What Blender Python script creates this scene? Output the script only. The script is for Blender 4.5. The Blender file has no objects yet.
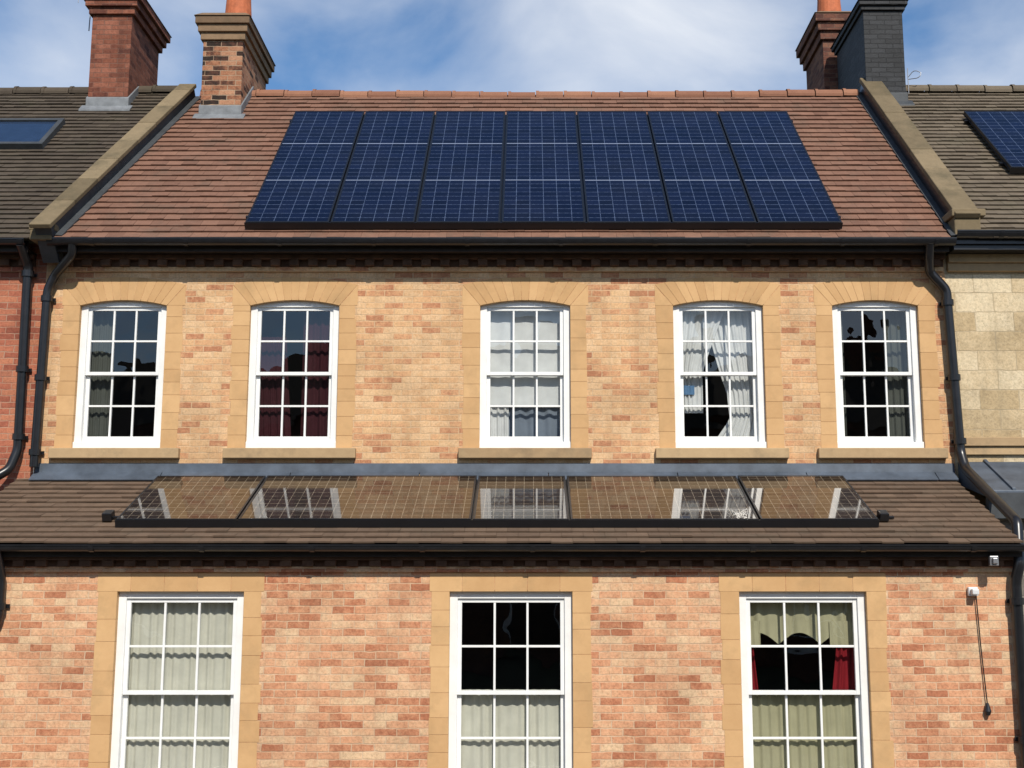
import bpy, math, random
from mathutils import Vector, Matrix
random.seed(7)
ZC = 3.0            # camera height above the pavement
S = bpy.context.scene
R = math.radians

# ---------------------------------------------------------------- materials
def newmat(name):
    m = bpy.data.materials.new(name); m.use_nodes = True
    nt = m.node_tree
    return m, nt, nt.nodes['Principled BSDF']
def N(nt, t, **kw):
    n = nt.nodes.new(t)
    for k, v in kw.items(): setattr(n, k, v)
    return n
def L(nt, a, b): nt.links.new(a, b)
def ramp(nt, stops, interp='LINEAR'):
    r = nt.nodes.new('ShaderNodeValToRGB'); cr = r.color_ramp; cr.interpolation = interp
    while len(cr.elements) < len(stops): cr.elements.new(0.5)
    for e, (p, c) in zip(cr.elements, stops):
        e.position = p; e.color = (c[0], c[1], c[2], 1) if not isinstance(c, (int, float)) else (c, c, c, 1)
    return r
def mixc(nt, fac, a, b, mode='MIX'):
    m = nt.nodes.new('ShaderNodeMix'); m.data_type = 'RGBA'; m.blend_type = mode
    for sock, v in ((m.inputs[0], fac), (m.inputs[6], a), (m.inputs[7], b)):
        if isinstance(v, (int, float)): sock.default_value = v
        elif isinstance(v, tuple): sock.default_value = (*v, 1)
        else: nt.links.new(v, sock)
    return m.outputs[2]
def math_(nt, op, a, b=None, clamp=False):
    m = nt.nodes.new('ShaderNodeMath'); m.operation = op; m.use_clamp = clamp
    for i, v in enumerate((a, b)):
        if v is None: continue
        if isinstance(v, (int, float)): m.inputs[i].default_value = v
        else: nt.links.new(v, m.inputs[i])
    return m.outputs[0]
def noise(nt, vec, scale, detail=3, rough=0.6):
    n = N(nt, 'ShaderNodeTexNoise'); n.inputs['Scale'].default_value = scale
    n.inputs['Detail'].default_value = detail; n.inputs['Roughness'].default_value = rough
    if vec is not None: L(nt, vec, n.inputs['Vector'])
    return n.outputs['Fac']
def bump(nt, h, bs, strength=0.4, dist=0.01):
    b = N(nt, 'ShaderNodeBump'); b.inputs['Strength'].default_value = strength
    b.inputs['Distance'].default_value = dist
    L(nt, h, b.inputs['Height']); L(nt, b.outputs[0], bs.inputs['Normal'])

def brickmat(name, stops, mortar, bw=0.225, rh=0.075, ms=0.006, rough=0.9, patch=0.3, grime=0.25, off=0.5, soot=None):
    m, nt, bs = newmat(name)
    g = N(nt, 'ShaderNodeNewGeometry'); sx = N(nt, 'ShaderNodeSeparateXYZ'); L(nt, g.outputs['Position'], sx.inputs[0])
    wob = noise(nt, g.outputs['Position'], 9, 1)
    wob = math_(nt, 'MULTIPLY', math_(nt, 'SUBTRACT', wob, 0.5), 0.020)
    cx = N(nt, 'ShaderNodeCombineXYZ')
    L(nt, math_(nt, 'ADD', math_(nt, 'ADD', sx.outputs[0], sx.outputs[1]), wob), cx.inputs[0])
    L(nt, math_(nt, 'ADD', sx.outputs[2], wob), cx.inputs[1])
    b = N(nt, 'ShaderNodeTexBrick'); b.offset = off
    L(nt, cx.outputs[0], b.inputs['Vector'])
    b.inputs['Color1'].default_value = (0, 0, 0, 1); b.inputs['Color2'].default_value = (1, 1, 1, 1)
    b.inputs['Mortar'].default_value = (.5, .5, .5, 1)
    b.inputs['Scale'].default_value = 1; b.inputs['Mortar Size'].default_value = ms
    b.inputs['Mortar Smooth'].default_value = 0.4; b.inputs['Bias'].default_value = 0
    b.inputs['Brick Width'].default_value = bw; b.inputs['Row Height'].default_value = rh
    big = noise(nt, g.outputs['Position'], 0.9, 3)
    mid = noise(nt, g.outputs['Position'], 13, 3, .7)
    f = math_(nt, 'ADD', b.outputs['Color'], math_(nt, 'MULTIPLY', math_(nt, 'SUBTRACT', big, 0.5), patch * 3))
    f = math_(nt, 'ADD', f, math_(nt, 'MULTIPLY', math_(nt, 'SUBTRACT', mid, 0.5), .9))
    r = ramp(nt, stops); L(nt, f, r.inputs[0])
    fine = noise(nt, g.outputs['Position'], 42, 4, 0.75)
    fr = ramp(nt, [(0.25, 0.60), (0.5, 1.0), (0.75, 1.22)]); L(nt, fine, fr.inputs[0])
    c = mixc(nt, 1.0, r.outputs[0], fr.outputs[0], 'MULTIPLY')
    mv = noise(nt, g.outputs['Position'], 4, 2); mvr = ramp(nt, [(.35, .45), (.65, .9)]); L(nt, mv, mvr.inputs[0])
    c = mixc(nt, math_(nt, 'MULTIPLY', b.outputs['Fac'], mvr.outputs[0]), c, mortar)
    st = noise(nt, g.outputs['Position'], 1.7, 5, 0.65)
    sr = ramp(nt, [(0.3, 1 - grime), (0.55, 1.0), (0.8, 1.06)]); L(nt, st, sr.inputs[0])
    c = mixc(nt, 1.0, c, sr.outputs[0], 'MULTIPLY')
    if soot:
        mp = N(nt, 'ShaderNodeMapping'); mp.inputs['Scale'].default_value = (5, 5, .35); L(nt, g.outputs['Position'], mp.inputs[0])
        sn = noise(nt, mp.outputs[0], 1.0, 4, .6); s2 = ramp(nt, [(.5, 0.0), (.75, .4)]); L(nt, sn, s2.inputs[0])
        c = mixc(nt, s2.outputs[0], c, soot)
    L(nt, c, bs.inputs['Base Color']); bs.inputs['Roughness'].default_value = rough
    bs.inputs['Specular IOR Level'].default_value = 0.2
    h = math_(nt, 'SUBTRACT', math_(nt, 'MULTIPLY', fine, 0.6), b.outputs['Fac'])
    bump(nt, h, bs, 0.6, 0.009)
    return m

def tintmat(name, dark, light, rough=0.85, nscale=14, spec=0.25, moss=None, mossamt=0.5, bumps=0.35, bdist=0.006, metallic=0, ta=.75):
    m, nt, bs = newmat(name)
    a = N(nt, 'ShaderNodeAttribute'); a.attribute_name = 'tint'
    g = N(nt, 'ShaderNodeNewGeometry')
    fine = noise(nt, g.outputs['Position'], nscale, 5, 0.7)
    f = math_(nt, 'ADD', math_(nt, 'MULTIPLY', math_(nt, 'SUBTRACT', a.outputs['Fac'], .5), ta), math_(nt, 'ADD', math_(nt, 'MULTIPLY', math_(nt, 'SUBTRACT', fine, 0.5), 0.9), .5))
    r = ramp(nt, [(0.0, dark), (1.0, light)]); L(nt, f, r.inputs[0])
    c = r.outputs[0]
    if moss:
        b = noise(nt, g.outputs['Position'], 2.2, 5, 0.7)
        mr = ramp(nt, [(0.5, 0.0), (0.72, mossamt)]); L(nt, b, mr.inputs[0])
        c = mixc(nt, mr.outputs[0], c, moss)
    L(nt, c, bs.inputs['Base Color']); bs.inputs['Roughness'].default_value = rough
    bs.inputs['Specular IOR Level'].default_value = spec; bs.inputs['Metallic'].default_value = metallic
    bump(nt, fine, bs, bumps, bdist)
    return m

def plain(name, col, rough=0.5, spec=0.5, var=0.15, scale=6, metallic=0, bumps=0.0):
    m, nt, bs = newmat(name)
    g = N(nt, 'ShaderNodeNewGeometry')
    n = noise(nt, g.outputs['Position'], scale, 4, 0.65)
    r = ramp(nt, [(0.3, tuple(c * (1 - var) for c in col)), (0.7, tuple(min(1, c * (1 + var * .6)) for c in col))])
    L(nt, n, r.inputs[0]); L(nt, r.outputs[0], bs.inputs['Base Color'])
    bs.inputs['Roughness'].default_value = rough; bs.inputs['Specular IOR Level'].default_value = spec
    bs.inputs['Metallic'].default_value = metallic
    if bumps: bump(nt, n, bs, bumps, 0.01)
    return m

BRICK_UP = brickmat('buff_brick', [(0.0, (.43, .19, .10)), (0.12, (.53, .265, .14)), (0.3, (.61, .345, .18)), (0.55, (.64, .40, .21)), (0.8, (.67, .45, .26)), (1.0, (.59, .35, .18))], (.62, .45, .28), patch=.26, soot=(.36, .22, .12))
BRICK_LO = brickmat('salmon_brick', [(0.0, (.41, .16, .085)), (0.2, (.52, .24, .13)), (0.45, (.60, .31, .175)), (0.7, (.63, .37, .215)), (1.0, (.65, .45, .275))], (.61, .46, .31), patch=.28, soot=(.36, .20, .12))
BRICK_RED = brickmat('red_brick', [(0.0, (.26, .08, .05)), (0.4, (.40, .135, .08)), (0.8, (.46, .18, .10)), (1.0, (.36, .14, .085))], (.42, .28, .20))
BRICK_CH1 = brickmat('chimney_red_brick', [(0.0, (.10, .035, .025)), (0.5, (.20, .07, .042)), (1.0, (.28, .11, .07))], (.17, .10, .075), soot=(.04, .025, .02))
BRICK_CH2 = brickmat('chimney_patched_brick', [(0.0, (.03, .02, .016)), (0.28, (.10, .045, .03)), (0.5, (.30, .13, .07)), (1.0, (.42, .22, .13))], (.42, .32, .22), patch=0.5)
BRICK_CH4 = brickmat('chimney_brown_brick', [(0.0, (.08, .035, .028)), (0.5, (.15, .062, .042)), (1.0, (.20, .095, .06))], (.15, .10, .075), soot=(.03, .02, .018))
BRICK_BLK = brickmat('black_painted_brick', [(0.0, (.018, .019, .021)), (1.0, (.034, .036, .040))], (.010, .010, .011), rough=.6)
ASHLAR = brickmat('limestone_ashlar', [(0.0, (.44, .33, .19)), (0.4, (.54, .42, .26)), (1.0, (.64, .53, .36))], (.40, .32, .21), bw=0.46, rh=0.235, ms=0.006, patch=.25, soot=(.30, .24, .15))
STONE_DK = brickmat('grey_stone', [(0.0, (.16, .14, .12)), (1.0, (.28, .25, .21))], (.12, .11, .10), bw=0.4, rh=0.2)
STONE = tintmat('golden_sandstone', (.47, .275, .125), (.64, .405, .20), nscale=5, ta=.5, moss=(.37, .235, .115), mossamt=.55)
SILL = tintmat('sill_sandstone', (.30, .20, .11), (.48, .34, .19), nscale=9, moss=(.18, .14, .09), mossamt=.7)
COPE = tintmat('weathered_coping_stone', (.105, .080, .045), (.225, .17, .10), nscale=8, moss=(.07, .06, .035), mossamt=.7)
CAPB = tintmat('chimney_cap_stone', (.12, .075, .045), (.26, .17, .10), nscale=9, moss=(.07, .06, .035), mossamt=.7)
TILE_RED = tintmat('red_clay_tile', (.115, .058, .039), (.245, .130, .087), nscale=12, moss=(.11, .08, .058), mossamt=.6, ta=.5)
TILE_RIDGE = tintmat('ridge_clay_tile', (.18, .08, .05), (.31, .15, .09), nscale=10)
TILE_DK = tintmat('dark_concrete_tile', (.042, .032, .024), (.095, .074, .053), nscale=10, moss=(.07, .062, .038), mossamt=.5, ta=.5)
TILE_GR = tintmat('grey_brown_tile', (.08, .062, .044), (.17, .135, .095), nscale=10, moss=(.10, .09, .055), mossamt=.5, ta=.5)
TILE_LO = tintmat('brown_clay_tile', (.080, .053, .036), (.175, .118, .080), nscale=10, moss=(.085, .07, .05), mossamt=.5, ta=.5)
LEAD = plain('lead_flashing', (.085, .105, .135), .5, .5, .4, 3, 0.2, .2)
LEAD_DK = plain('dark_lead', (.05, .055, .06), .6, .4, .3, 5, 0.1, .2)
LEAD_MD = plain('grey_lead', (.17, .18, .19), .6, .4, .35, 6, 0.0, .2)
BLACK = plain('black_gloss_paint', (.012, .012, .014), .3, .5, .3, 10)
DKWOOD = plain('dark_stained_wood', (.028, .02, .016), .6, .3, .3, 8)
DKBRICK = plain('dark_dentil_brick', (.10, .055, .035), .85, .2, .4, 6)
WHITE = plain('white_paint', (.79, .79, .77), .35, .5, .08, 4)
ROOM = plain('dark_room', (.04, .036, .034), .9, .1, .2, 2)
UNDER = plain('roof_underlay', (.02, .017, .015), .95, .1)
POT = plain('terracotta_pot', (.45, .13, .055), .75, .3, .3, 9)
ALU = plain('black_anodised_frame', (.008, .009, .012), .35, .5, .1)
METAL = plain('galvanised_metal', (.35, .35, .36), .4, .5, .1, 9, .8)
PLAST = plain('white_plastic', (.7, .7, .7), .4)

def curtainmat(name, col):
    m, nt, bs = newmat(name)
    g = N(nt, 'ShaderNodeNewGeometry')
    n = noise(nt, g.outputs['Position'], 5, 3)
    r = ramp(nt, [(0.3, tuple(c * .85 for c in col)), (0.7, col)]); L(nt, n, r.inputs[0])
    L(nt, r.outputs[0], bs.inputs['Base Color']); bs.inputs['Roughness'].default_value = .9
    bs.inputs['Specular IOR Level'].default_value = .1
    return m
CUR_W = curtainmat('white_curtain', (.62, .62, .62))
CUR_C = curtainmat('cream_curtain', (.57, .55, .47))
CUR_G = curtainmat('olive_cream_curtain', (.38, .355, .23))
CUR_R = curtainmat('red_curtain', (.22, .013, .02))
CUR_M = curtainmat('maroon_curtain', (.045, .012, .016))
CUR_D = curtainmat('grey_curtain', (.085, .09, .08))
REFL_B = curtainmat('blue_grey_reflection', (.17, .20, .25))  # bluish reflection in the panes, painted as a sheet colour
BLUEC = curtainmat('blue_cloth', (.10, .19, .33))

def glassmat():
    m = bpy.data.materials.new('window_glass'); m.use_nodes = True; nt = m.node_tree; nt.nodes.clear()
    o = N(nt, 'ShaderNodeOutputMaterial'); mx = N(nt, 'ShaderNodeMixShader')
    t = N(nt, 'ShaderNodeBsdfTransparent'); t.inputs[0].default_value = (.92, .94, .93, 1)
    gl = N(nt, 'ShaderNodeBsdfGlossy'); gl.inputs['Roughness'].default_value = 0.0
    g = N(nt, 'ShaderNodeNewGeometry')
    d = N(nt, 'ShaderNodeVectorMath'); d.operation = 'DOT_PRODUCT'; L(nt, g.outputs['Incoming'], d.inputs[0]); L(nt, g.outputs['Normal'], d.inputs[1])
    c = math_(nt, 'ABSOLUTE', d.outputs['Value'])
    f = math_(nt, 'POWER', math_(nt, 'SUBTRACT', 1.0, c, True), 5.0)
    f = math_(nt, 'ADD', math_(nt, 'MULTIPLY', f, .91), .09)
    b = N(nt, 'ShaderNodeBump'); b.inputs['Strength'].default_value = .15; b.inputs['Distance'].default_value = .02
    L(nt, noise(nt, g.outputs['Position'], 3, 1), b.inputs['Height'])
    L(nt, b.outputs[0], gl.inputs['Normal'])
    L(nt, f, mx.inputs[0])
    L(nt, t.outputs[0], mx.inputs[1]); L(nt, gl.outputs[0], mx.inputs[2]); L(nt, mx.outputs[0], o.inputs[0])
    return m
GLASS = glassmat()

def solarmat(name, cell, line, ior, rough, cw=1/6, ch=0.122, ms=.004, dust=.03):
    m, nt, bs = newmat(name)
    uv = N(nt, 'ShaderNodeUVMap')
    b = N(nt, 'ShaderNodeTexBrick'); b.offset = 0
    L(nt, uv.outputs[0], b.inputs['Vector'])
    b.inputs['Color1'].default_value = (0, 0, 0, 1); b.inputs['Color2'].default_value = (1, 1, 1, 1)
    b.inputs['Scale'].default_value = 1; b.inputs['Mortar Size'].default_value = ms
    b.inputs['Mortar Smooth'].default_value = 0.2; b.inputs['Bias'].default_value = 0
    b.inputs['Brick Width'].default_value = cw; b.inputs['Row Height'].default_value = ch
    r = ramp(nt, [(0, tuple(c * .7 for c in cell)), (1, tuple(c * 1.35 for c in cell))]); L(nt, b.outputs['Color'], r.inputs[0])
    sp = noise(nt, uv.outputs[0], 26, 2); sr = ramp(nt, [(.4, .45), (.6, 1.0)]); L(nt, sp, sr.inputs[0])
    c = mixc(nt, math_(nt, 'MULTIPLY', b.outputs['Fac'], sr.outputs[0]), r.outputs[0], line)
    g = N(nt, 'ShaderNodeNewGeometry')
    du = noise(nt, g.outputs['Position'], 1.2, 4, .65); dr = ramp(nt, [(.4, 0.0), (.75, dust)]); L(nt, du, dr.inputs[0])
    c = mixc(nt, dr.outputs[0], c, (.22, .20, .17))
    L(nt, c, bs.inputs['Base Color'])
    bs.inputs['IOR'].default_value = ior
    n = noise(nt, g.outputs['Position'], 1.3, 3)
    rr = ramp(nt, [(0.3, rough * .6), (0.7, rough * 1.8)]); L(nt, n, rr.inputs[0]); L(nt, rr.outputs[0], bs.inputs['Roughness'])
    return m
SOLAR = solarmat('solar_cells', (.004, .0065, .021), (.085, .115, .19), 1.34, .08, ms=.0038, dust=.02)
SOLAR_LO = solarmat('solar_cells_reflection_brown', (.026, .017, .012), (.22, .18, .13), 1.85, .04, cw=.105, ch=.12, ms=.0038)  # brown of the reflected brick wall is put into the cell colour

# ---------------------------------------------------------------- mesh builder
class MB:
    def __init__(s): s.v = []; s.f = []; s.m = []; s.t = []; s.uv = []
    def face(s, pts, mat=0, tint=.5, uv=None):
        i = len(s.v); s.v += [tuple(p) for p in pts]; s.f.append(tuple(range(i, i + len(pts))))
        s.m.append(mat); s.t.append(tint); s.uv.append(uv)
    def hexa(s, p, mat=0, tint=.5):
        i = len(s.v); s.v += [tuple(q) for q in p]
        for q in ((3, 2, 1, 0), (4, 5, 6, 7), (0, 1, 5, 4), (1, 2, 6, 5), (2, 3, 7, 6), (3, 0, 4, 7)):
            s.f.append(tuple(i + k for k in q)); s.m.append(mat); s.t.append(tint); s.uv.append(None)
    def box(s, x0, x1, y0, y1, z0, z1, mat=0, tint=.5):
        s.hexa([(x0, y0, z0), (x1, y0, z0), (x1, y1, z0), (x0, y1, z0), (x0, y0, z1), (x1, y0, z1), (x1, y1, z1), (x0, y1, z1)], mat, tint)
    def prism(s, poly, y0, y1, mat=0, tint=.5):
        i = len(s.v); n = len(poly)
        s.v += [(x, y0, z) for x, z in poly] + [(x, y1, z) for x, z in poly]
        s.f.append(tuple(i + k for k in range(n))); s.f.append(tuple(i + n + k for k in reversed(range(n))))
        for k in range(n):
            s.f.append((i + k, i + (k + 1) % n, i + n + (k + 1) % n, i + n + k)[::-1])
        c = n + 2; s.m += [mat] * c; s.t += [tint] * c; s.uv += [None] * c
    def cyl(s, cx, cy, z0, z1, r0, r1, n=20, mat=0, tint=.5, cap=True):
        i = len(s.v)
        for z, r in ((z0, r0), (z1, r1)):
            s.v += [(cx + r * math.cos(2 * math.pi * k / n), cy + r * math.sin(2 * math.pi * k / n), z) for k in range(n)]
        for k in range(n): s.f.append((i + k, i + (k + 1) % n, i + n + (k + 1) % n, i + n + k))
        c = n
        if cap:
            s.f.append(tuple(i + n + k for k in range(n))); s.f.append(tuple(i + k for k in reversed(range(n)))); c += 2
        s.m += [mat] * c; s.t += [tint] * c; s.uv += [None] * c
    def obj(s, name, mats, parent=None, bevel=0, smooth=False, recalc=True):
        me = bpy.data.meshes.new(name); me.from_pydata(s.v, [], s.f)
        for m in mats: me.materials.append(m)
        at = me.attributes.new('tint', 'FLOAT', 'FACE')
        for k, p in enumerate(me.polygons):
            p.material_index = s.m[k]; at.data[k].value = s.t[k]; p.use_smooth = smooth
        ul = me.uv_layers.new(name='UVMap')
        for k, p in enumerate(me.polygons):
            if s.uv[k]:
                for j, li in enumerate(p.loop_indices): ul.data[li].uv = s.uv[k][j]
        if recalc:
            import bmesh
            bm = bmesh.new(); bm.from_mesh(me); bmesh.ops.recalc_face_normals(bm, faces=bm.faces); bm.to_mesh(me); bm.free()
        o = bpy.data.objects.new(name, me); S.collection.objects.link(o)
        if bevel:
            b = o.modifiers.new('bevel', 'BEVEL'); b.width = bevel; b.segments = 2; b.limit_method = 'ANGLE'
        if parent: o.parent = parent
        return o
def empty(name):
    o = bpy.data.objects.new(name, None); S.collection.objects.link(o); return o
def tube(name, pts, r, mat, parent=None, n=6):
    cu = bpy.data.curves.new(name, 'CURVE'); cu.dimensions = '3D'; cu.bevel_depth = r; cu.bevel_resolution = n
    sp = cu.splines.new('POLY')
    P = [Vector(p) for p in pts]; out = [P[0]]
    for i in range(1, len(P) - 1):
        a, b, c = P[i - 1], P[i], P[i + 1]
        d = min((a - b).length, (c - b).length, .12) * .5
        p0 = b + (a - b).normalized() * d; p1 = b + (c - b).normalized() * d
        for k in range(6):
            t = k / 5; out.append(p0 * (1 - t) ** 2 + b * 2 * t * (1 - t) + p1 * t * t)
    out.append(P[-1])
    sp.points.add(len(out) - 1)
    for q, p in zip(sp.points, out): q.co = (*p, 1)
    cu.use_fill_caps = True
    tmp = bpy.data.objects.new('tmp', cu); S.collection.objects.link(tmp)
    bpy.context.view_layer.update()
    me = bpy.data.meshes.new_from_object(tmp.evaluated_get(bpy.context.evaluated_depsgraph_get()))
    bpy.data.objects.remove(tmp)
    me.name = name; me.materials.clear(); me.materials.append(mat)
    for p in me.polygons: p.use_smooth = True
    o = bpy.data.objects.new(name, me); S.collection.objects.link(o)
    if parent: o.parent = parent
    return o
def rnd(a=0., b=1.): return random.uniform(a, b)

# ---------------------------------------------------------------- dimensions
YF = 14.0
YL = 12.35
XL, XR = -5.80, 4.97
P1 = R(42.4); EY, EZ = 13.65, ZC + 3.92
RY = 17.22; RZ = EZ + (RY - EY) * math.tan(P1); SL = (RY - EY) / math.cos(P1)
P2 = R(22.9); LY, LZ = 12.10, ZC + .326
LTOP = 13.97; SL2 = (LTOP - LY) / math.cos(P2)
def rp(x, s, n, y0=EY, z0=EZ, p=P1):
    return (x, y0 + s * math.cos(p) - n * math.sin(p), z0 + s * math.sin(p) + n * math.cos(p))
def roofz(y): return EZ + (y - EY) * math.tan(P1)

def tiles(name, xa, xb, smax, gauge, tw, mats, parent, y0=EY, z0=EZ, p=P1, th=.028, s0=-.03):
    mb = MB(); rows = int(math.ceil((smax - s0) / gauge))
    for i in range(rows):
        s = s0 + i * gauge; e = min(s + gauge * 1.15, smax)
        a, b = xa(s), xb(s); x = a - (tw / 2 if i % 2 else 0)
        rowj = rnd(-.003, .003); rt = rnd(-.12, .12)
        while x < b:
            x0 = max(x + .0012, a); x1 = min(x + tw - .0012, b)
            if x1 - x0 > .02:
                t = min(1, max(0, random.gauss(.5, .2) + rt)); j = rnd(-.003, .004) + rowj; sj = rnd(-.005, .005)
                n0 = th + j; n1 = .004
                def q(xx, ss, nn): return rp(xx, ss, nn, y0, z0, p)
                k = rnd(-.002, .002)
                mb.hexa([q(x0, s + sj, n0 - .018), q(x1, s + sj, n0 - .018 + k), q(x1, e, -.012), q(x0, e, -.012),
                         q(x0, s + sj, n0), q(x1, s + sj, n0 + k), q(x1, e, n1), q(x0, e, n1)], 0, t)
            x += tw
    o = mb.obj(name, mats, parent, recalc=False)
    ub = MB()
    ub.face([rp(xa(0), 0, -.015, y0, z0, p), rp(xb(0), 0, -.015, y0, z0, p), rp(xb(smax), smax, -.015, y0, z0, p), rp(xa(smax), smax, -.015, y0, z0, p)])
    ub.obj(name + '_underlay', [UNDER], parent)
    return o
def ridge(name, x0, x1, y, z, mat, parent, r=.12, ln=.42):
    mb = MB(); x = x0
    while x < x1 - .05:
        e = min(x + ln, x1); t = rnd(); n = 10; dz = rnd(-.010, .010); rr = r + rnd(-.004, .004)
        sag = 0.035 * math.sin((x - x0) / (x1 - x0) * math.pi)
        for k in range(n):
            a0 = -.25 + (math.pi + .5) * k / n; a1 = -.25 + (math.pi + .5) * (k + 1) / n
            def c(xx, a, rad): return (xx, y + rad * math.cos(a), z + dz - sag + rad * math.sin(a) * .9 - .03)
            mb.face([c(x, a0, rr), c(e - .012, a0, rr), c(e - .012, a1, rr), c(x, a1, rr)], 0, t)
            mb.face([c(x, a0, rr + .012), c(x + .045, a0, rr + .012), c(x + .045, a1, rr + .012), c(x, a1, rr + .012)], 0, t)
        x = e
    mb.obj(name, [mat], parent)
def gutter(name, x0, x1, y, z, parent, r=.06):
    mb = MB(); n = 10
    def ring(x0, x1, r0):
        for k in range(n):
            a0 = math.pi + math.pi * k / n; a1 = math.pi + math.pi * (k + 1) / n
            mb.face([(x0, y + r0 * math.cos(a0), z + r0 * math.sin(a0)), (x1, y + r0 * math.cos(a0), z + r0 * math.sin(a0)),
                     (x1, y + r0 * math.cos(a1), z + r0 * math.sin(a1)), (x0, y + r0 * math.cos(a1), z + r0 * math.sin(a1))])
    ring(x0, x1, r); ring(x0, x1, r - .006)
    mb.box(x0, x1, y - r - .006, y - r + .006, z - .004, z + .010)
    x = x0 + .5
    while x < x1: ring(x, x + .05, r + .008); x += 1.1
    mb.obj(name, [BLACK], parent)
def wall(name, x0, x1, z0, z1, y, holes, mat, parent):
    xs = sorted({x0, x1, *[h[0] for h in holes], *[h[1] for h in holes]}); zs = sorted({z0, z1, *[h[2] for h in holes], *[h[3] for h in holes]})
    mb = MB()
    for a, b in zip(xs, xs[1:]):
        for c, d in zip(zs, zs[1:]):
            mx, mz = (a + b) / 2, (c + d) / 2
            if any(h[0] < mx < h[1] and h[2] < mz < h[3] for h in holes): continue
            mb.face([(a, y, c), (b, y, c), (b, y, d), (a, y, d)])
    for h in holes:
        a, b, c, d = h; t = .32
        mb.face([(a, y, c), (a, y + t, c), (a, y + t, d), (a, y, d)]); mb.face([(b, y, c), (b, y + t, c), (b, y + t, d), (b, y, d)])
        mb.face([(a, y, d), (b, y, d), (b, y + t, d), (a, y + t, d)]); mb.face([(a, y, c), (b, y, c), (b, y + t, c), (a, y + t, c)])
    return mb.obj(name, [mat], parent, recalc=False)

# ---------------------------------------------------------------- windows
def sash(name, x0, x1, zb, zt, y, parent, cols=3, rows=4, fw=.08):
    w = empty(name); w.parent = parent
    mb = MB(); yf = y + .055
    mb.box(x0, x0 + fw, yf, yf + .14, zb, zt); mb.box(x1 - fw, x1, yf, yf + .14, zb, zt)
    mb.box(x0 + fw, x1 - fw, yf + .002, yf + .14, zt - fw * .9, zt)
    mb.box(x0 - .0, x1 + .0, yf - .035, yf + .13, zb - .035, zb + .055)
    mb.obj('frame', [WHITE], w, bevel=.004)
    ix0, ix1 = x0 + fw, x1 - fw; iz0, iz1 = zb + .055, zt - fw * .9; zm = (iz0 + iz1) / 2 + .01
    st = .042; bw = .022
    for nm, a, b, ys, bot in (('upper_sash', zm - .02, iz1, yf + .025, .04), ('lower_sash', iz0, zm + .02, yf + .067, .075)):
        m = MB(); d = .038
        m.box(ix0, ix0 + st, ys, ys + d, a, b); m.box(ix1 - st, ix1, ys, ys + d, a, b)
        m.box(ix0 + st, ix1 - st, ys + .001, ys + d - .001, b - .04, b); m.box(ix0 + st, ix1 - st, ys + .001, ys + d - .001, a, a + bot)
        gx0, gx1, gz0, gz1 = ix0 + st, ix1 - st, a + bot, b - .04
        for k in range(1, cols):
            c = gx0 + (gx1 - gx0) * k / cols; m.box(c - bw / 2, c + bw / 2, ys + .004, ys + d - .004, gz0, gz1)
        nr = rows // 2
        for k in range(1, nr):
            c = gz0 + (gz1 - gz0) * k / nr; m.box(gx0, gx1, ys + .006, ys + d - .006, c - bw / 2, c + bw / 2)
        m.obj(nm, [WHITE], w, bevel=.002)
        g = MB()
        for ci in range(cols):
            for ri in range(nr):
                px0 = gx0 + (gx1 - gx0) * ci / cols; px1 = gx0 + (gx1 - gx0) * (ci + 1) / cols
                pz0 = gz0 + (gz1 - gz0) * ri / nr; pz1 = gz0 + (gz1 - gz0) * (ri + 1) / nr
                a1, a2, a3 = rnd(-.002, .002), rnd(-.002, .002), rnd(-.004, .003); yg = ys + d / 2
                g.face([(px0, yg + a1, pz0), (px1, yg + a2, pz0), (px1, yg + a2 + a3, pz1), (px0, yg + a1 + a3, pz1)])
        g.obj(nm + '_glass', [GLASS], w, recalc=False)
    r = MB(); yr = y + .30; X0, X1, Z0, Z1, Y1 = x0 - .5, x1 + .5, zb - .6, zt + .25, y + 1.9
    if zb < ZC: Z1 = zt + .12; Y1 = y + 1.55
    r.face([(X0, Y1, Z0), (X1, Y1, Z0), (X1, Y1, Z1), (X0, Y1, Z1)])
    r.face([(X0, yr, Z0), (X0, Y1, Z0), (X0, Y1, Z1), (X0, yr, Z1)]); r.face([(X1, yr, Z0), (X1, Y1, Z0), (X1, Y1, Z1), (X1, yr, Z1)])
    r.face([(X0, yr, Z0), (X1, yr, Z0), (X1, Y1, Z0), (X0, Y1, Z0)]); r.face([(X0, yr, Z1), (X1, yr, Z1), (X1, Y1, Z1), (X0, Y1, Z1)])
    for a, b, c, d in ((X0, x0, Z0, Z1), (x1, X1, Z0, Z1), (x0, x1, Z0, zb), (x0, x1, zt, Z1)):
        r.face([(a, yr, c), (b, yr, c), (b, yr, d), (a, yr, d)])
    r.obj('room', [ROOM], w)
    return w
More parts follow.
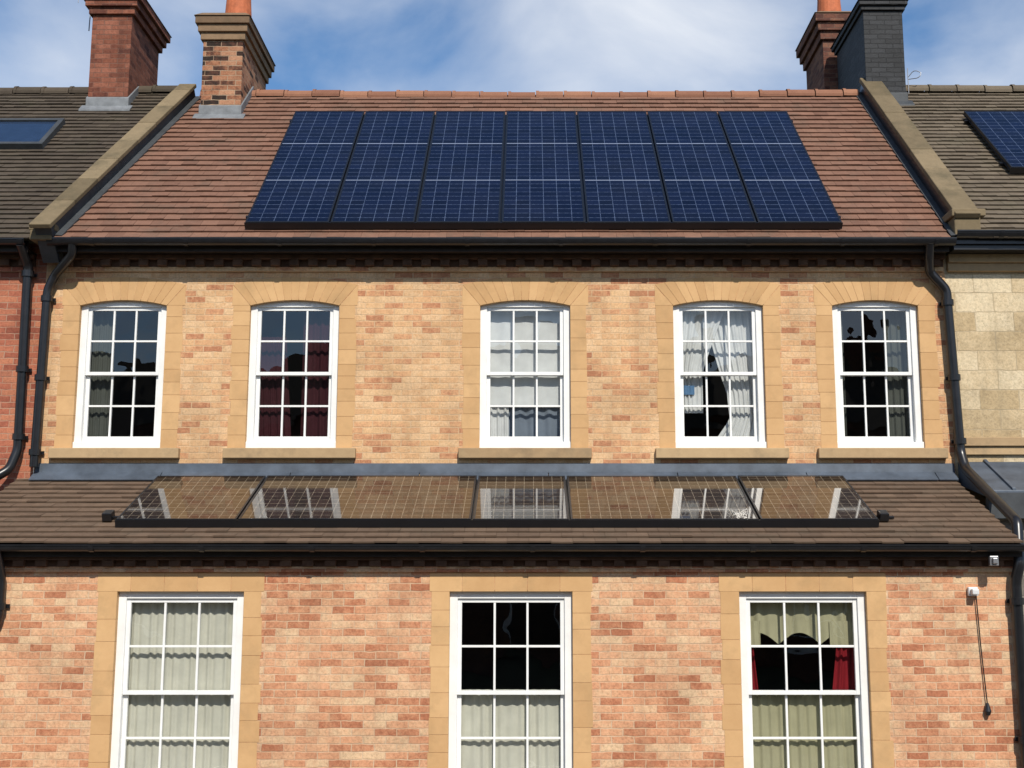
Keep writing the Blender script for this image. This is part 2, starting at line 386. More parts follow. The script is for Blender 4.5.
def curtain(parent, mat, xa, xb, z0, z1, y, waves=7, amp=.014, name='curtain', hem=0, nx=110, nz=12, hw=3):
    mb = MB(); ph = rnd(0, 6); fr = [rnd(.7, 1.3) for _ in range(3)]
    fa = xa if callable(xa) else (lambda t: xa); fb = xb if callable(xb) else (lambda t: xb)
    grid = []
    for j in range(nz + 1):
        t = j / nz; row = []
        for i in range(nx + 1):
            u = i / nx; x = fa(t) + (fb(t) - fa(t)) * u
            a = u * waves * 2 * math.pi + ph
            d = amp * (math.sin(a) * .7 + .35 * math.sin(a * 1.7 * fr[0] + t * 1.5) + .2 * math.sin(a * .43 * fr[1]))
            z = z0 + (z1 - z0) * t + (hem * (1 - abs(math.sin(u * math.pi * hw))) * (1 - t))
            row.append((x, y + d, z))
        grid.append(row)
    for row in grid: mb.v += row
    for j in range(nz):
        for i in range(nx):
            k = j * (nx + 1) + i
            mb.f.append((k, k + 1, k + nx + 2, k + nx + 1)); mb.m.append(0); mb.t.append(.5); mb.uv.append(None)
    return mb.obj(name, [mat], parent, smooth=True, recalc=False)

house = empty('brick_house')
upper = [(-5.37, -4.335), (-3.34, -2.275), (-.595, .48), (1.707, 2.78), (3.605, 4.63)]
UZ0, UZS, UZC = ZC + 1.50, ZC + 3.19, ZC + 3.255
lower = [(-4.185, -2.90), (-.815, .43), (2.12, 3.41)]
LZ0, LZ1 = ZC - 2.17, ZC - .155
wall('upper_wall', XL, XR, ZC + .7, ZC + 3.98, YF, [(a - .015, b + .015, UZ0 - .02, UZC + .015) for a, b in upper], BRICK_UP, house)
wall('lower_wall', -5.95, 4.95, -.1, ZC + .30, YL, [(a - .015, b + .015, LZ0 - .02, LZ1 + .015) for a, b in lower], BRICK_LO, house)

def surround_up(a, b):
    mb = MB(); c = (a + b) / 2; h = (b - a) / 2; A = h + .215; y0, y1 = YF - .004, YF + .10; g = .0015
    rise = UZC - UZS
    def zin(x): return UZS + rise * (1 - (x / h) ** 2)
    def zout(x): return ZC + 3.445 + .09 * (1 - (x / A) ** 2)
    n = 13
    for k in range(n):
        u0 = -1 + 2 * k / n; u1 = -1 + 2 * (k + 1) / n; t = rnd()
        pts = []
        for j in range(4): u = u0 + (u1 - u0) * j / 3; pts.append((c + h * u + (g if j == 0 else -g if j == 3 else 0), zin(h * u)))
        for j in range(4): u = u1 + (u0 - u1) * j / 3; pts.append((c + A * u + (-g if j == 0 else g if j == 3 else 0), zout(A * u)))
        mb.prism(pts, y0, y1, 0, t)
    for sg in (-1, 1):
        P = [(c + sg * (h + g * 2), UZS), (c + sg * A, UZS), (c + sg * A, zout(A) - .008)]
        mb.prism(P if sg > 0 else P[::-1], y0, y1, 0, rnd())
        z = UZ0 - .02; i = 0
        while z < UZS - .01:
            hh = min(rnd(.14, .24), UZS - z)
            if UZS - z - hh < .06: hh = UZS - z
            x0, x1 = sorted((c + sg * h, c + sg * (A - rnd(0, .03))))
            mb.box(x0, x1, y0, y1, z + g, z + hh - g, 0, rnd()); z += hh; i += 1
    mb.obj('stone_surround', [STONE], house, bevel=.002)
    sb = MB(); sb.box(a - .24, b + .24, YF - .08, YF + .11, ZC + 1.355, ZC + 1.475, 0, rnd())
    sb.obj('stone_sill', [SILL], house, bevel=.008)
for a, b in upper: surround_up(a, b)
for a, b in lower:
    mb = MB(); y0, y1 = YL - .004, YL + .10; g = .0015; w = .205
    n = 5
    for k in range(n):
        x0 = a - w + (b - a + 2 * w) * k / n; x1 = a - w + (b - a + 2 * w) * (k + 1) / n
        mb.box(x0 + g, x1 - g, y0, y1, LZ1, ZC + .035, 0, rnd())
    for sg in (0, 1):
        z = LZ0 - .02
        while z < LZ1 - .01:
            hh = min(rnd(.16, .30), LZ1 - z)
            if LZ1 - z - hh < .07: hh = LZ1 - z
            x0, x1 = (a - w + rnd(0, .03), a) if sg == 0 else (b, b + w - rnd(0, .03))
            mb.box(x0, x1, y0, y1, z + g, z + hh - g, 0, rnd()); z += hh
    mb.obj('stone_surround', [STONE], house, bevel=.002)
    sb = MB(); sb.box(a - .24, b + .24, YL - .07, YL + .11, LZ0 - .17, LZ0 - .045, 0, rnd()); sb.obj('stone_sill', [SILL], house, bevel=.008)

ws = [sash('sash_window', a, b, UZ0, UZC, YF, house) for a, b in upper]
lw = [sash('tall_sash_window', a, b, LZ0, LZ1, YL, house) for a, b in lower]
yc = YF + .205
a, b = upper[0]
curtain(ws[0], CUR_D, a, a + .33, UZ0, UZC, yc + .03, 4); curtain(ws[0], CUR_M, b - .16, b, UZ0, UZC, yc + .03, 2)
a, b = upper[1]
curtain(ws[1], CUR_M, a, lambda t: a + .5 - .1 * t, UZ0, UZ0 + 1.35, yc + .02, 6); curtain(ws[1], CUR_M, lambda t: a + .60, b, UZ0, UZC, yc + .02, 5)
a, b = upper[2]
curtain(ws[2], CUR_W, a, b, UZ0 + .50, UZC, yc, 5, .004, 'blind'); curtain(ws[2], CUR_W, a, a + .34, UZ0, UZ0 + .52, yc + .03, 4)
curtain(ws[2], REFL_B, a + .34, b, UZ0, UZ0 + .5, yc + .05, 4)  # sheet stands in for the bluish reflection in the lower panes
a, b = upper[3]
curtain(ws[3], CUR_W, a, lambda t: a + .36 + (.32 * ((t - .35) / .65) ** 1.1 if t > .35 else 0), UZ0 + .42, UZC, yc, 7)
curtain(ws[3], CUR_W, lambda t: b - .42 - (.27 * ((t - .4) / .6) ** .8 if t > .4 else .22 * (1 - t / .4) - .14 * (1 - abs(t / .4 * 2 - 1))), b, UZ0, UZC, yc + .035, 7, nz=24)
curtain(ws[3], BLUEC, a + .12, a + .26, UZ0 + .64, UZ0 + .75, yc - .025, 2, name='cushion', amp=.005)
a, b = upper[4]
curtain(ws[4], CUR_D, b - .34, b, UZ0, UZC, yc + .03, 4); curtain(ws[4], CUR_D, a, a + .18, UZ0, UZC, yc + .04, 2)
yc = YL + .205
a, b = lower[0]
curtain(lw[0], CUR_C, a, b, LZ0, LZ1, yc, 15, .013)
a, b = lower[1]
curtain(lw[1], CUR_C, a, b, LZ0, LZ0 + 1.03, yc, 13, .013)
a, b = lower[2]
curtain(lw[2], CUR_G, a, b, LZ1 - .42, LZ1, yc + .01, 9, .016, 'valance', hem=-.12)
curtain(lw[2], CUR_G, a, a + .24, LZ1 - .55, LZ1 - .3, yc - .012, 3, .008); curtain(lw[2], CUR_G, b - .34, b, LZ1 - .55, LZ1 - .3, yc - .012, 3, .008)
curtain(lw[2], CUR_R, a, lambda t: a + .16 + .06 * (1 - t), LZ0 + .9, LZ1 - .45, yc + .03, 3); curtain(lw[2], CUR_R, lambda t: b - .34 + .08 * t, b, LZ0 + .9, LZ1 - .5, yc + .03, 4)
curtain(lw[2], CUR_G, a, b, LZ0, LZ0 + 1.0, yc, 13, .013)

# ---------------------------------------------------------------- eaves
def eaves(x0, x1, yw, zt, ye, parent, wallmat, top, hd=.13):
    mb = MB()
    mb.box(x0, x1, yw - .035, yw + .05, top, top + .055, 0)
    mb.obj('corbel_course', [wallmat], parent, bevel=.003)
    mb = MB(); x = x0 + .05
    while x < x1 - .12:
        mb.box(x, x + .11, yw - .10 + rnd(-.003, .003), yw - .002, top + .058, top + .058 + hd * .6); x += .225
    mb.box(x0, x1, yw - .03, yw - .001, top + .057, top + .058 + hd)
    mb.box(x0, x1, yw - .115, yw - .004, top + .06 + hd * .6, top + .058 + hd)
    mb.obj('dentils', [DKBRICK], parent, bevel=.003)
    mb = MB()
    mb.box(x0, x1, ye + .085, ye + .11, top + .05 + hd, zt - .005)
    mb.box(x0, x1, ye + .11, yw + .02, top + .065 + hd, top + .085 + hd)
    mb.obj('fascia', [DKWOOD], parent)
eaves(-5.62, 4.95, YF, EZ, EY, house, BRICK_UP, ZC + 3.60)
gutter('upper_gutter', -5.66, 4.99, EY + .005, EZ - .02, house, .068)
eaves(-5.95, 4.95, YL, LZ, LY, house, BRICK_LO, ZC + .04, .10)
gutter('lower_gutter', -6.0, 4.98, LY + .01, LZ - .025, house)

# ---------------------------------------------------------------- roofs
def lxa(s): return -5.58 + (.62) * s / SL
tiles('roof_tiles', lxa, lambda s: 4.93, SL, .165, .20, [TILE_RED], house)
ridge('ridge_tiles', -4.95, 4.95, RY, RZ, TILE_RIDGE, house)
bk = MB(); bk.face([(-5.2, RY, RZ - .02), (5.1, RY, RZ - .02), (5.1, RY + 4.2, RZ - 3.8), (-5.2, RY + 4.2, RZ - 3.8)])
bk.obj('rear_roof', [TILE_RED], house)
tiles('lean_to_tiles', lambda s: -5.95, lambda s: 4.92, SL2, .15, .22, [TILE_LO], house, LY, LZ, P2)
fl = MB()
x = XL + .02
while x < 4.95:
    e = min(x + 1.5, 4.955)
    fl.face([(x, YF - .012, ZC + 1.30), (e, YF - .012, ZC + 1.30), (e, YF - .02, ZC + 1.19), (x, YF - .02, ZC + 1.19)])
    fl.hexa([rp(x, SL2 - .14, .03, LY, LZ, P2), rp(e - .01, SL2 - .14, .03, LY, LZ, P2), (e - .01, YF - .02, ZC + 1.17), (x, YF - .02, ZC + 1.17),
             rp(x, SL2 - .14, .04, LY, LZ, P2), rp(e - .01, SL2 - .14, .04, LY, LZ, P2), (e - .01, YF - .014, ZC + 1.205), (x, YF - .014, ZC + 1.205)])
    x = e
fl.obj('lead_flashing', [LEAD], house)

# ---------------------------------------------------------------- copings
def coping(name, xe, xr, w, parent, s0=-.05, s1=SL, h=.22, th=.07, sidemat=LEAD, y0=EY):
    cp = empty(name); cp.parent = parent
    def xc(s): return xe + (xr - xe) * s / SL
    b = MB(); b.hexa([rp(xc(s0) - w / 2, s0, -.3), rp(xc(s0) + w / 2, s0, -.3), rp(xc(s1) + w / 2, s1, -.3), rp(xc(s1) - w / 2, s1, -.3),
                      rp(xc(s0) - w / 2, s0, h), rp(xc(s0) + w / 2, s0, h), rp(xc(s1) + w / 2, s1, h), rp(xc(s1) - w / 2, s1, h)])
    b.obj('parapet', [sidemat], cp)
    m = MB(); s = s0 - .05; o = .03
    while s < s1:
        e = min(s + rnd(.62, .72), s1 + .03); t = rnd(); j = rnd(-.003, .003)
        W = w / 2 + o; T = h + th
        m.hexa([rp(xc(s) - W, s, h + .001 + j), rp(xc(s) + W, s, h + .001 + j), rp(xc(e) + W, e - .003, h + .001 + j), rp(xc(e) - W, e - .003, h + .001 + j),
                rp(xc(s) - W, s, T + j), rp(xc(s) + W, s, T + j), rp(xc(e) + W, e - .003, T + j), rp(xc(e) - W, e - .003, T + j)], 0, t)
        s = e
    m.obj('coping_stones', [COPE], cp, bevel=.01)
    for sg in (-1, 1):
        q = MB(); x0 = lambda s: xc(s) + sg * (w / 2 + .001); x1 = lambda s: xc(s) + sg * (w / 2 + .08)
        q.hexa([rp(x0(0), 0, .02), rp(x1(0), 0, .02), rp(x1(s1), s1, .02), rp(x0(s1), s1, .02),
                rp(x0(0), 0, .045), rp(x1(0), 0, .036), rp(x1(s1), s1, .036), rp(x0(s1), s1, .045)])
        q.obj('soaker', [LEAD_DK], cp)
    return cp
coping('party_wall_coping', -5.67, -5.08, .19, house, h=.17, s1=SL - .18, th=.06, sidemat=LEAD_DK)
coping('party_wall_coping', 5.14, 5.10, .24, house, s0=.18, h=.19, sidemat=BLACK)
kn = MB()
kn.box(-5.85, -5.59, EY - .08, EY + .20, EZ - .04, EZ + .08, 0, .4)
kn.box(-5.87, -5.56, EY - .07, EY + .26, EZ + .08, EZ + .16, 0, .7)
kn.obj('kneeler_stone', [COPE], house, bevel=.012)
kn = MB()
kn.box(4.99, 5.30, EY - .02, EY + .34, EZ + .02, EZ + .26, 0, .5)
kn.box(4.96, 5.36, EY - .04, EY + .42, EZ + .26, EZ + .35, 0, .8)
kn.obj('kneeler_stone', [COPE], house, bevel=.012)

# ---------------------------------------------------------------- neighbours
def slab(mb, x0, x1, s0, s1, n0, n1, mat=0, y0=EY, z0=EZ, p=P1):
    mb.hexa([rp(x0, s0, n0, y0, z0, p), rp(x1, s0, n0, y0, z0, p), rp(x1, s1, n0, y0, z0, p), rp(x0, s1, n0, y0, z0, p),
             rp(x0, s0, n1, y0, z0, p), rp(x1, s0, n1, y0, z0, p), rp(x1, s1, n1, y0, z0, p), rp(x0, s1, n1, y0, z0, p)], mat)
nbl = empty('neighbour_brick_house')
wall('wall', -12, XL - .001, -.1, ZC + 3.95, YF, [], BRICK_RED, nbl)
tiles('roof_tiles', lambda s: -12, lambda s: -5.78 + .6 * s / SL, SL + .12, .13, .18, [TILE_DK], nbl)
ridge('ridge_tiles', -12, -5.2, RY + .08, RZ + .10, TILE_DK, nbl)
bk = MB(); bk.face([(-12, RY + .08, RZ), (-5.2, RY + .08, RZ), (-5.2, RY + 4.2, RZ - 3.8), (-12, RY + 4.2, RZ - 3.8)]); bk.obj('rear_roof', [TILE_DK], nbl)
eaves(-12, -5.93, YF, EZ, EY, nbl, BRICK_RED, ZC + 3.60)
gutter('gutter', -12, -5.93, EY + .015, EZ - .02, nbl)
sk = MB(); A = (15.62 - EY) / math.cos(P1); B = (16.32 - EY) / math.cos(P1)
slab(sk, -8.0, -6.62, A, A + .07, .0, .10); slab(sk, -8.0, -6.62, B - .07, B, .0, .10)
slab(sk, -6.69, -6.62, A + .07, B - .07, 0, .098); slab(sk, -8.0, -7.93, A + .07, B - .07, 0, .098)
sk.obj('skylight_frame', [LEAD_DK], nbl, bevel=.005)
sg_ = MB(); slab(sg_, -7.93, -6.69, A + .07, B - .07, .02, .07); sg_.obj('skylight_glass', [plain('blue_tinted_glass', (.02, .035, .07), .03, .7)], nbl)

nbr = empty('neighbour_stone_house')
wall('wall', XR + .001, 12, -.1, ZC + 3.78, YF + .01, [], ASHLAR, nbr)
tiles('roof_tiles', lambda s: 5.26, lambda s: 12, SL + .15, .13, .17, [TILE_GR], nbr, EY, EZ)
ridge('ridge_tiles', 5.2, 12, RY + .1, RZ + .13, TILE_GR, nbr)
bk = MB(); bk.face([(5.1, RY + .1, RZ), (12, RY + .1, RZ), (12, RY + 4.2, RZ - 3.8), (5.1, RY + 4.2, RZ - 3.8)]); bk.obj('rear_roof', [TILE_GR], nbr)
cb = MB(); cb.box(5.0, 12, YF - .09, YF + .02, ZC + 3.70, ZC + 3.80, 0, .6); cb.box(5.0, 12, YF - .05, YF + .02, ZC + 3.60, ZC + 3.699, 0, .5)
cb.obj('cornice', [SILL], nbr, bevel=.006)
fb = MB(); fb.box(5.0, 12, EY + .07, YF, ZC + 3.80, EZ - .01); fb.box(5.0, 12, EY + .03, EY + .07, ZC + 3.86, EZ + .0); fb.obj('fascia', [BLACK], nbr)
gutter('gutter', 5.0, 12, EY + .0, EZ + .07, nbr, .075)
sb = MB(); sb.box(5.02, 9, YF - .06, YF + .05, ZC + 1.50, ZC + 1.60, 0, .4); sb.box(5.02, 9, YF - .03, YF + .05, ZC + 1.40, ZC + 1.50, 0, .8)
sb.obj('string_course', [SILL], nbr, bevel=.006)
lr = MB()
lr.hexa([(5.0, 13.2, ZC + .86), (9, 13.2, ZC + .86), (9, YF, ZC + 1.05), (5.0, YF, ZC + 1.05), (5.0, 13.2, ZC + .93), (9, 13.2, ZC + .93), (9, YF, ZC + 1.32), (5.0, YF, ZC + 1.32)])
for i in range(7): lr.hexa([(5.3 + i * .6, 13.2, ZC + .93), (5.34 + i * .6, 13.2, ZC + .93), (5.34 + i * .6, YF, ZC + 1.32), (5.3 + i * .6, YF, ZC + 1.32),
                            (5.3 + i * .6, 13.2, ZC + .96), (5.34 + i * .6, 13.2, ZC + .96), (5.34 + i * .6, YF, ZC + 1.35), (5.3 + i * .6, YF, ZC + 1.35)])
lr.obj('lead_bay_roof', [LEAD], nbr, bevel=.005)
bf = MB(); bf.box(5.0, 9, 13.12, 13.2, ZC + .62, ZC + .90); bf.obj('bay_fascia', [LEAD_DK], nbr)
wall('bay_wall', 4.96, 9, -.1, ZC + .75, 13.25, [], STONE_DK, nbr)
pw = MB(); pw.box(4.955, 5.4, YL + .03, 13.24, -.1, ZC + .05); pw.obj('pier', [STONE_DK], nbr, bevel=.01)

# ---------------------------------------------------------------- chimneys
def chimney(name, x0, x1, y0, y1, z0, zc, zt, body, cap, pots, zp=.55, potr=.13, steps=3, flash=LEAD_MD, potmat=POT, so=.035):
    c = empty(name)
    b = MB(); b.box(x0, x1, y0, y1, z0, zc); b.obj('stack', [body], c, bevel=.006)
    m = MB(); h = (zt - zc - .08) / steps
    for i in range(steps):
        o = so * (i + 1); m.box(x0 - o, x1 + o, y0 - o, y1 + o, zc + i * h + .0005, zc + (i + 1) * h, 0, rnd())
    m.obj('corbelled_cap', [cap], c, bevel=.008)
    m = MB(); o = so * steps + .02; m.hexa([(x0 - o, y0 - o, zt - .08), (x1 + o, y0 - o, zt - .08), (x1 + o, y1 + o, zt - .08), (x0 - o, y1 + o, zt - .08),
           (x0 - .03, y0 - .03, zt), (x1 + .03, y0 - .03, zt), (x1 + .03, y1 + .03, zt), (x0 - .03, y1 + .03, zt)], 0, .4)
    m.obj('flaunching', [CAPB if potmat is POT else BRICK_BLK], c, bevel=.006)
    for (px, py) in pots:
        m = MB(); m.cyl(px, py, zt - .02, zt + zp, potr * 1.1, potr * .9); m.cyl(px, py, zt + zp - .06, zt + zp, potr * 1.12, potr * 1.12)
        m.cyl(px, py, zt - .02, zt + .07, potr * 1.3, potr * 1.2); m.obj('chimney_pot', [potmat], c, smooth=False)
    if flash:
        f = MB(); o = .02; yb = min(y1, RY)
        rr = roofz
        f.hexa([(x0 - o, y0 - o, rr(y0) - .1), (x1 + o, y0 - o, rr(y0) - .1), (x1 + o, yb, rr(yb) - .1), (x0 - o, yb, rr(yb) - .1),
                (x0 - o, y0 - o, rr(y0) + .16), (x1 + o, y0 - o, rr(y0) + .16), (x1 + o, yb, rr(yb) + .14), (x0 - o, yb, rr(yb) + .14)])
        f.hexa([(x0 - .08, y0 - .12, rr(y0 - .12) + .02), (x1 + .08, y0 - .12, rr(y0 - .12) + .02), (x1 + .08, y0, rr(y0) + .02), (x0 - .08, y0, rr(y0) + .02),
                (x0 - .08, y0 - .12, rr(y0 - .12) + .05), (x1 + .08, y0 - .12, rr(y0 - .12) + .05), (x1 + .08, y0, rr(y0) + .05), (x0 - .08, y0, rr(y0) + .05)])
        f.obj('flashing', [flash], c, bevel=.006)
    return c
chimney('brick_chimney', -6.52, -5.93, 16.8, 18.1, ZC + 6.4, ZC + 8.26, ZC + 8.66, BRICK_CH1, BRICK_CH1, [(-6.23, 17.2), (-6.23, 17.75)], so=.045)
chimney('brick_chimney', -4.78, -4.20, 16.55, 18.1, ZC + 6.0, ZC + 7.74, ZC + 8.16, BRICK_CH2, CAPB, [(-4.40, 17.0)], .6, .19)
chimney('black_painted_chimney', 5.01, 5.60, 16.95, 18.5, ZC + 6.4, ZC + 8.40, ZC + 8.62, BRICK_BLK, BRICK_BLK, [(5.27, 17.3)], .4, .12, 2, LEAD_DK, BLACK)
chimney('brick_chimney', 4.84, 5.44, 18.7, 19.9, ZC + 5.6, ZC + 8.75, ZC + 9.25, BRICK_CH4, BRICK_CH4, [(5.10, 19.2)], .6, .20, flash=None, so=.045)

# ---------------------------------------------------------------- solar arrays
def panel(mb_f, mb_g, x0, x1, s0, s1, n, y0=EY, z0=EZ, p=P1, fr=.022, t=.05, mull=()):
    for a, b, c, d in ((x0, x1, s0, s0 + fr), (x0, x1, s1 - fr, s1), (x0, x0 + fr, s0 + fr, s1 - fr), (x1 - fr, x1, s0 + fr, s1 - fr)):
        slab(mb_f, a, b, c, d, n - t, n + .004, 0, y0, z0, p)
    for mm in mull: slab(mb_f, x0 + fr, x1 - fr, mm - .009, mm + .009, n - .01, n + .003, 1, y0, z0, p)
    q = [(x0 + fr, s0 + fr), (x1 - fr, s0 + fr), (x1 - fr, s1 - fr), (x0 + fr, s1 - fr)]
    mb_g.face([rp(x, s, n, y0, z0, p) for x, s in q], 0, .5, [(x - x0, s - s0) for x, s in q])
    slab(mb_g, x0 + fr, x1 - fr, s0 + fr, s1 - fr, n - .03, n - .006, 0, y0, z0, p)
LINE = plain('module_joint', (.20, .24, .33), .4)
def array(name, xs, s0, s1, n, nrow, mat, y0=EY, z0=EZ, p=P1, gap=.02):
    ar = empty(name); f = MB(); g = MB()
    for a, b in zip(xs, xs[1:]):
        panel(f, g, a + gap / 2, b - gap / 2, s0, s1, n + rnd(-.002, .002), y0, z0, p, mull=[s0 + (s1 - s0) * k / nrow for k in range(1, nrow)])
    f.obj('frames', [ALU, LINE], ar, bevel=.002); g.obj('cells', [mat], ar, recalc=False)
    r = MB()
    for ss in (s0 + .25, s1 - .25): slab(r, xs[0] - .04, xs[-1] + .04, ss, ss + .04, n - .095, n - .052, 0, y0, z0, p)
    x = xs[0] + .3
    while x < xs[-1]:
        for ss in (s0 + .25, s1 - .25): slab(r, x, x + .04, ss - .03, ss + .07, .02, n - .09, 0, y0, z0, p)
        x += .9
    slab(r, xs[0], xs[-1], s0 - .012, s0 - .001, n - .085, n - .004, 0, y0, z0, p)  # dark skirt strip added to stand in for the shadow under the array
    slab(r, xs[0], xs[-1], s0 + .01, s1 - .01, n - .050, n - .046, 0, y0, z0, p)
    r.obj('rails_and_shadow_skirt', [ALU], ar)
    return ar
s0 = (13.74 - EY) / math.cos(P1) + .05; s1 = s0 + 3.64
array('solar_panel_array', [-3.375 + 1.01 * k for k in range(8)], s0, s1, .125, 3, SOLAR)
s0 = (12.46 - LY) / math.cos(P2) + .02
array('solar_panel_array', [-4.28, -3.02, -.60, .41, 2.37, 3.60], s0, s0 + 1.43, .10, 1, SOLAR_LO, LY, LZ, P2)
s0 = (14.98 - EY) / math.cos(P1)
array('solar_panel_array', [6.22, 7.22, 8.22, 9.22], s0, s0 + 2.02, .125, 1, SOLAR)
for x in (-4.42, 3.70):
    m = MB(); slab(m, x - .05, x + .05, .55, .68, .02, .11, 0, LY, LZ, P2); slab(m, x - .02, x + .12, .60, .63, .03, .06, 0, LY, LZ, P2)
    m.obj('cable_gland', [BLACK], house, bevel=.01)

# ---------------------------------------------------------------- drainpipes
def pipe(name, pts, r=.05, collar_z=()):
    o = empty(name); tube('pipe', pts, r, BLACK, o)
    if collar_z:
        m = MB()
        for (x, y, z) in collar_z:
            m.cyl(x, y, z - .035, z + .035, r * 1.3, r * 1.3, 16); m.box(x - .085, x + .085, y + r, y + r + .012, z - .02, z + .02)
        m.obj('collars', [BLACK], o)
    return o
yp = YF - .09
pipe('drainpipe', [(-5.38, EY + .015, EZ - .06), (-5.38, EY + .05, ZC + 3.74), (-5.66, yp, ZC + 3.54), (-5.735, yp, ZC + 3.36), (-5.76, yp, ZC + 1.25)], .052,
     [(-5.737, yp, ZC + 3.25), (-5.75, yp, ZC + 2.3), (-5.76, yp, ZC + 1.42)])
pipe('drainpipe', [(-5.99, EY + .015, EZ - .06), (-5.985, yp, ZC + 3.65), (-5.96, yp, ZC + 1.45), (-6.02, yp - .05, ZC + 1.22), (-6.35, yp - .25, ZC + .95)], .055,
     [(-5.983, yp, ZC + 3.55), (-5.97, yp, ZC + 2.4), (-5.96, yp, ZC + 1.6)])
pipe('drainpipe', [(4.70, EY + .015, EZ - .06), (4.71, EY + .10, ZC + 3.72), (4.76, yp, ZC + 3.58), (4.95, yp, ZC + 3.36), (5.01, yp, ZC + 1.42),
                   (5.02, yp - .1, ZC + 1.22), (4.985, 12.35, ZC + .55), (4.93, 12.22, ZC + .12), (4.90, YL - .08, ZC - .05), (4.90, YL - .08, .1)], .055,
     [(4.955, yp, ZC + 3.2), (4.985, yp, ZC + 2.3), (5.01, yp, ZC + 1.55), (4.90, YL - .08, ZC - .25), (4.90, YL - .08, ZC - 1.6)])
pipe('drainpipe', [(-5.34, LY + .01, LZ - .06), (-5.34, YL - .08, ZC - .02), (-5.34, YL - .08, ZC - .4), (-5.50, YL - .08, ZC - .75), (-5.60, YL - .08, .1)], .05,
     [(-5.34, YL - .08, ZC - .3)])

se = empty('security_light')
m = MB(); m.box(4.43, 4.53, YL - .05, YL - .004, ZC - .20, ZC - .11); m.box(4.445, 4.515, YL - .12, YL - .052, ZC - .185, ZC - .13); m.obj('housing', [PLAST], se, bevel=.01)
tube('cable', [(4.51, YL - .03, ZC - .18), (4.53, YL - .025, ZC - .7), (4.56, YL - .03, ZC - 1.25)], .006, BLACK, se)
m = MB(); m.cyl(4.56, YL - .035, ZC - 1.33, ZC - 1.25, .035, .012, 14); m.cyl(4.56, YL - .035, ZC - 1.37, ZC - 1.33, .02, .035, 14); m.obj('weight', [BLACK], se)
m = MB(); m.box(4.60, 4.69, LY + .03, LY + .08, ZC + .10, ZC + .20); m.box(4.62, 4.67, LY + .0, LY + .03, ZC + .12, ZC + .18)
m.obj('junction_box', [METAL], None, bevel=.008)

an = empty('tv_aerial')
tube('mast', [(5.72, 17.2, ZC + 7.1), (5.72, 17.2, ZC + 7.6)], .006, METAL, an)
tube('loop', [(5.72, 17.2, ZC + 7.45), (5.80, 17.15, ZC + 7.55), (5.90, 17.1, ZC + 7.48), (5.85, 17.1, ZC + 7.40), (5.72, 17.2, ZC + 7.42)], .006, METAL, an)
an = empty('tv_aerial')
tube('mast', [(-6.72, 17.2, ZC + 8.2), (-6.70, 17.2, ZC + 9.2)], .009, METAL, an)
tube('boom', [(-6.95, 17.0, ZC + 8.75), (-6.62, 17.3, ZC + 8.60)], .007, METAL, an)
tube('element', [(-6.85, 17.05, ZC + 8.58), (-6.85, 17.05, ZC + 8.85)], .005, METAL, an)

# ---------------------------------------------------------------- ground and the far side of the street
def sheet(name, x0, x1, y0, y1, z, mat, t=0):
    m = MB()
    if t: m.box(x0, x1, y0, y1, z - t, z)
    else: m.face([(x0, y0, z), (x1, y0, z), (x1, y1, z), (x0, y1, z)])
    return m.obj(name, [mat])
sheet('ground', -400, 400, -400, 400, -.14, plain('earth_ground', (.09, .10, .05), .95, .1, .4, .3))
sheet('road', -200, 200, 1.5, 8.5, -.13, plain('asphalt', (.05, .05, .052), .9, .2, .25, 3, 0, .3))
pm = brickmat('paving_slabs', [(0, (.22, .21, .19)), (1, (.32, .30, .27))], (.12, .11, .10), .6, .6, .008)
sheet('pavement', -200, 200, 8.65, 14.0, 0, pm, .12)
sheet('kerb', -200, 200, 8.5, 8.648, .004, plain('kerb_stone', (.30, .29, .27), .85, .2, .2, 4), .12)
for i in range(-3, 4): sheet('road_marking', i * 5, i * 5 + 2, 4.95, 5.05, -.126, WHITE)
opp = empty('opposite_terrace')
ob = MB(); ob.box(-30, 30, -22, -14, -.1, 8.0); ob.obj('wall', [BRICK_CH4], opp)
ob = MB()
ob.face([(-30.3, -13.7, 7.9), (30.3, -13.7, 7.9), (30.3, -18, 11.4), (-30.3, -18, 11.4)]); ob.face([(-30.3, -22.3, 7.9), (30.3, -22.3, 7.9), (30.3, -18, 11.4), (-30.3, -18, 11.4)])
ob.face([(-30.3, -13.7, 7.9), (-30.3, -22.3, 7.9), (-30.3, -18, 11.4)]); ob.face([(30.3, -13.7, 7.9), (30.3, -22.3, 7.9), (30.3, -18, 11.4)]); ob.obj('roof', [TILE_DK], opp)
ob = MB(); fr_ = MB()
for i in range(-9, 10):
    for zz in (1.0, 4.6): ob.box(i * 3 - .5, i * 3 + .5, -13.99, -13.96, zz, zz + 1.8); fr_.box(i * 3 - .6, i * 3 + .6, -13.995, -13.97, zz - .1, zz + 1.9)
ob.obj('window_panes', [ALU], opp); fr_.obj('window_frames', [WHITE], opp)
ob = MB()
for i in range(-4, 5): ob.box(i * 6.5 - .5, i * 6.5 + .5, -18.8, -17.2, 10.5, 12.7)
ob.obj('chimneys', [BRICK_CH4], opp, bevel=.02)

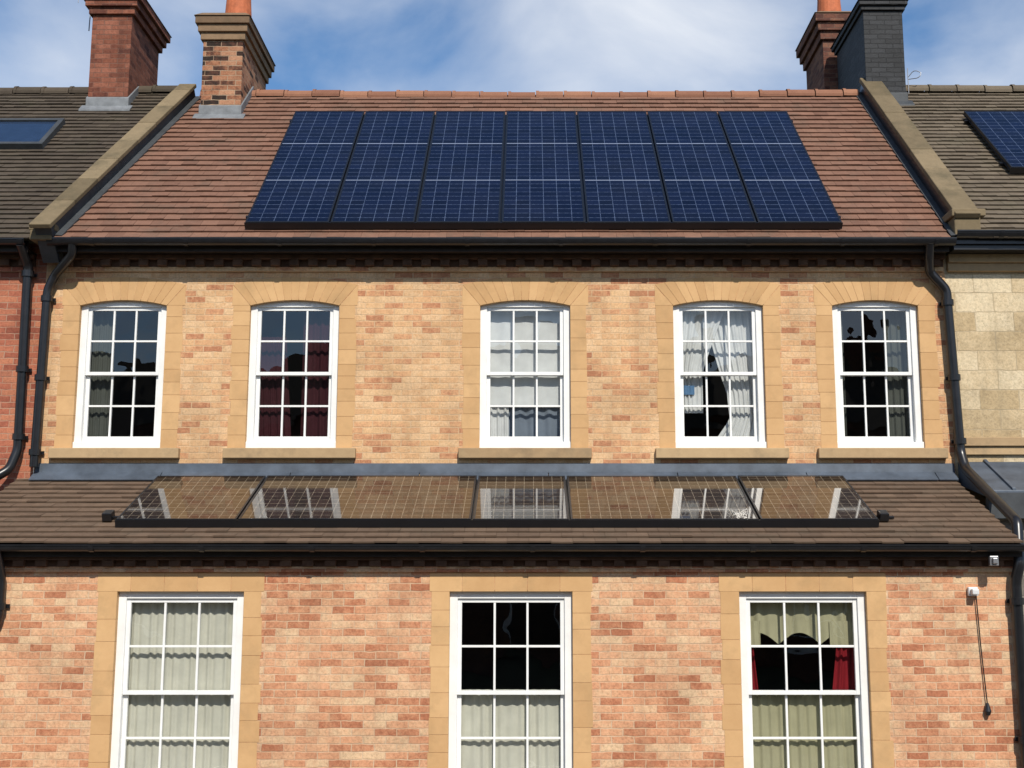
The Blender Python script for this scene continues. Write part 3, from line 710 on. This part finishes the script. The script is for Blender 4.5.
# ---------------------------------------------------------------- sun, sky
EL, AZ = 43, -14
dirv = Vector((-math.sin(R(AZ)) * math.cos(R(EL)), -math.cos(R(AZ)) * math.cos(R(EL)), math.sin(R(EL))))
sl = bpy.data.lights.new('sun', 'SUN'); sl.energy = 4.9; sl.angle = R(.5); sl.color = (1, .94, .84)
so = bpy.data.objects.new('sun', sl); S.collection.objects.link(so)
so.rotation_euler = dirv.to_track_quat('Z', 'Y').to_euler(); so.location = (10, -20, 30)
w = bpy.data.worlds.new('World'); S.world = w; w.use_nodes = True; nt = w.node_tree
bg = nt.nodes['Background']; bg.inputs[1].default_value = .14
sky = N(nt, 'ShaderNodeTexSky'); sky.sky_type = 'NISHITA'; sky.sun_disc = False
sky.sun_elevation = R(EL); sky.sun_rotation = math.atan2(dirv.x, dirv.y)
sky.air_density = 1.0; sky.dust_density = .4; sky.ozone_density = 2.3
tc = N(nt, 'ShaderNodeTexCoord'); mp = N(nt, 'ShaderNodeMapping'); mp.inputs['Scale'].default_value = (1.0, 1.0, 2.0)
mp.inputs['Location'].default_value = (.35, 0, .2)
L(nt, tc.outputs['Generated'], mp.inputs[0])
n1 = N(nt, 'ShaderNodeTexNoise'); n1.inputs['Scale'].default_value = 4.0; n1.inputs['Detail'].default_value = 8; n1.inputs['Roughness'].default_value = .5
n1.inputs['Distortion'].default_value = .3
L(nt, mp.outputs[0], n1.inputs['Vector'])
def blob(center, rad, amt):
    d = N(nt, 'ShaderNodeVectorMath'); d.operation = 'DISTANCE'; L(nt, tc.outputs['Generated'], d.inputs[0]); d.inputs[1].default_value = center
    m = N(nt, 'ShaderNodeMapRange'); m.interpolation_type = 'SMOOTHSTEP'; L(nt, d.outputs['Value'], m.inputs[0])
    m.inputs[1].default_value = 0; m.inputs[2].default_value = rad; m.inputs[3].default_value = amt; m.inputs[4].default_value = 0
    return m.outputs[0]
f = math_(nt, 'ADD', n1.outputs['Fac'], blob((.10, .90, .41), .18, .17))
f = math_(nt, 'ADD', f, blob((-.36, .86, .37), .12, .08))
f = math_(nt, 'SUBTRACT', f, blob((-.12, .90, .44), .14, .08))
f = math_(nt, 'SUBTRACT', f, blob((.30, .86, .40), .14, .06))
f = math_(nt, 'SUBTRACT', f, blob((.05, .35, .92), .75, .35))
cr = ramp(nt, [(.40, 0.0), (.56, .38), (.80, .95)]); L(nt, f, cr.inputs[0])
hs = N(nt, 'ShaderNodeHueSaturation'); hs.inputs['Saturation'].default_value = 1.18; L(nt, sky.outputs[0], hs.inputs['Color'])
c = mixc(nt, cr.outputs[0], hs.outputs[0], (6.0, 6.3, 6.8))
L(nt, c, bg.inputs[0])

# ---------------------------------------------------------------- camera
cam = bpy.data.cameras.new('camera'); cam.sensor_width = 36; cam.lens = 1200 / 1024 * 36; cam.clip_end = 2000; cam.clip_start = .1
cam.shift_x = -18 / 1024
co = bpy.data.objects.new('camera', cam); S.collection.objects.link(co)
co.location = (0, 0, ZC); co.rotation_euler = (R(90) + math.atan(.16), 0, 0)
S.camera = co
S.view_settings.view_transform = 'Standard'; S.view_settings.look = 'None'; S.view_settings.exposure = 0
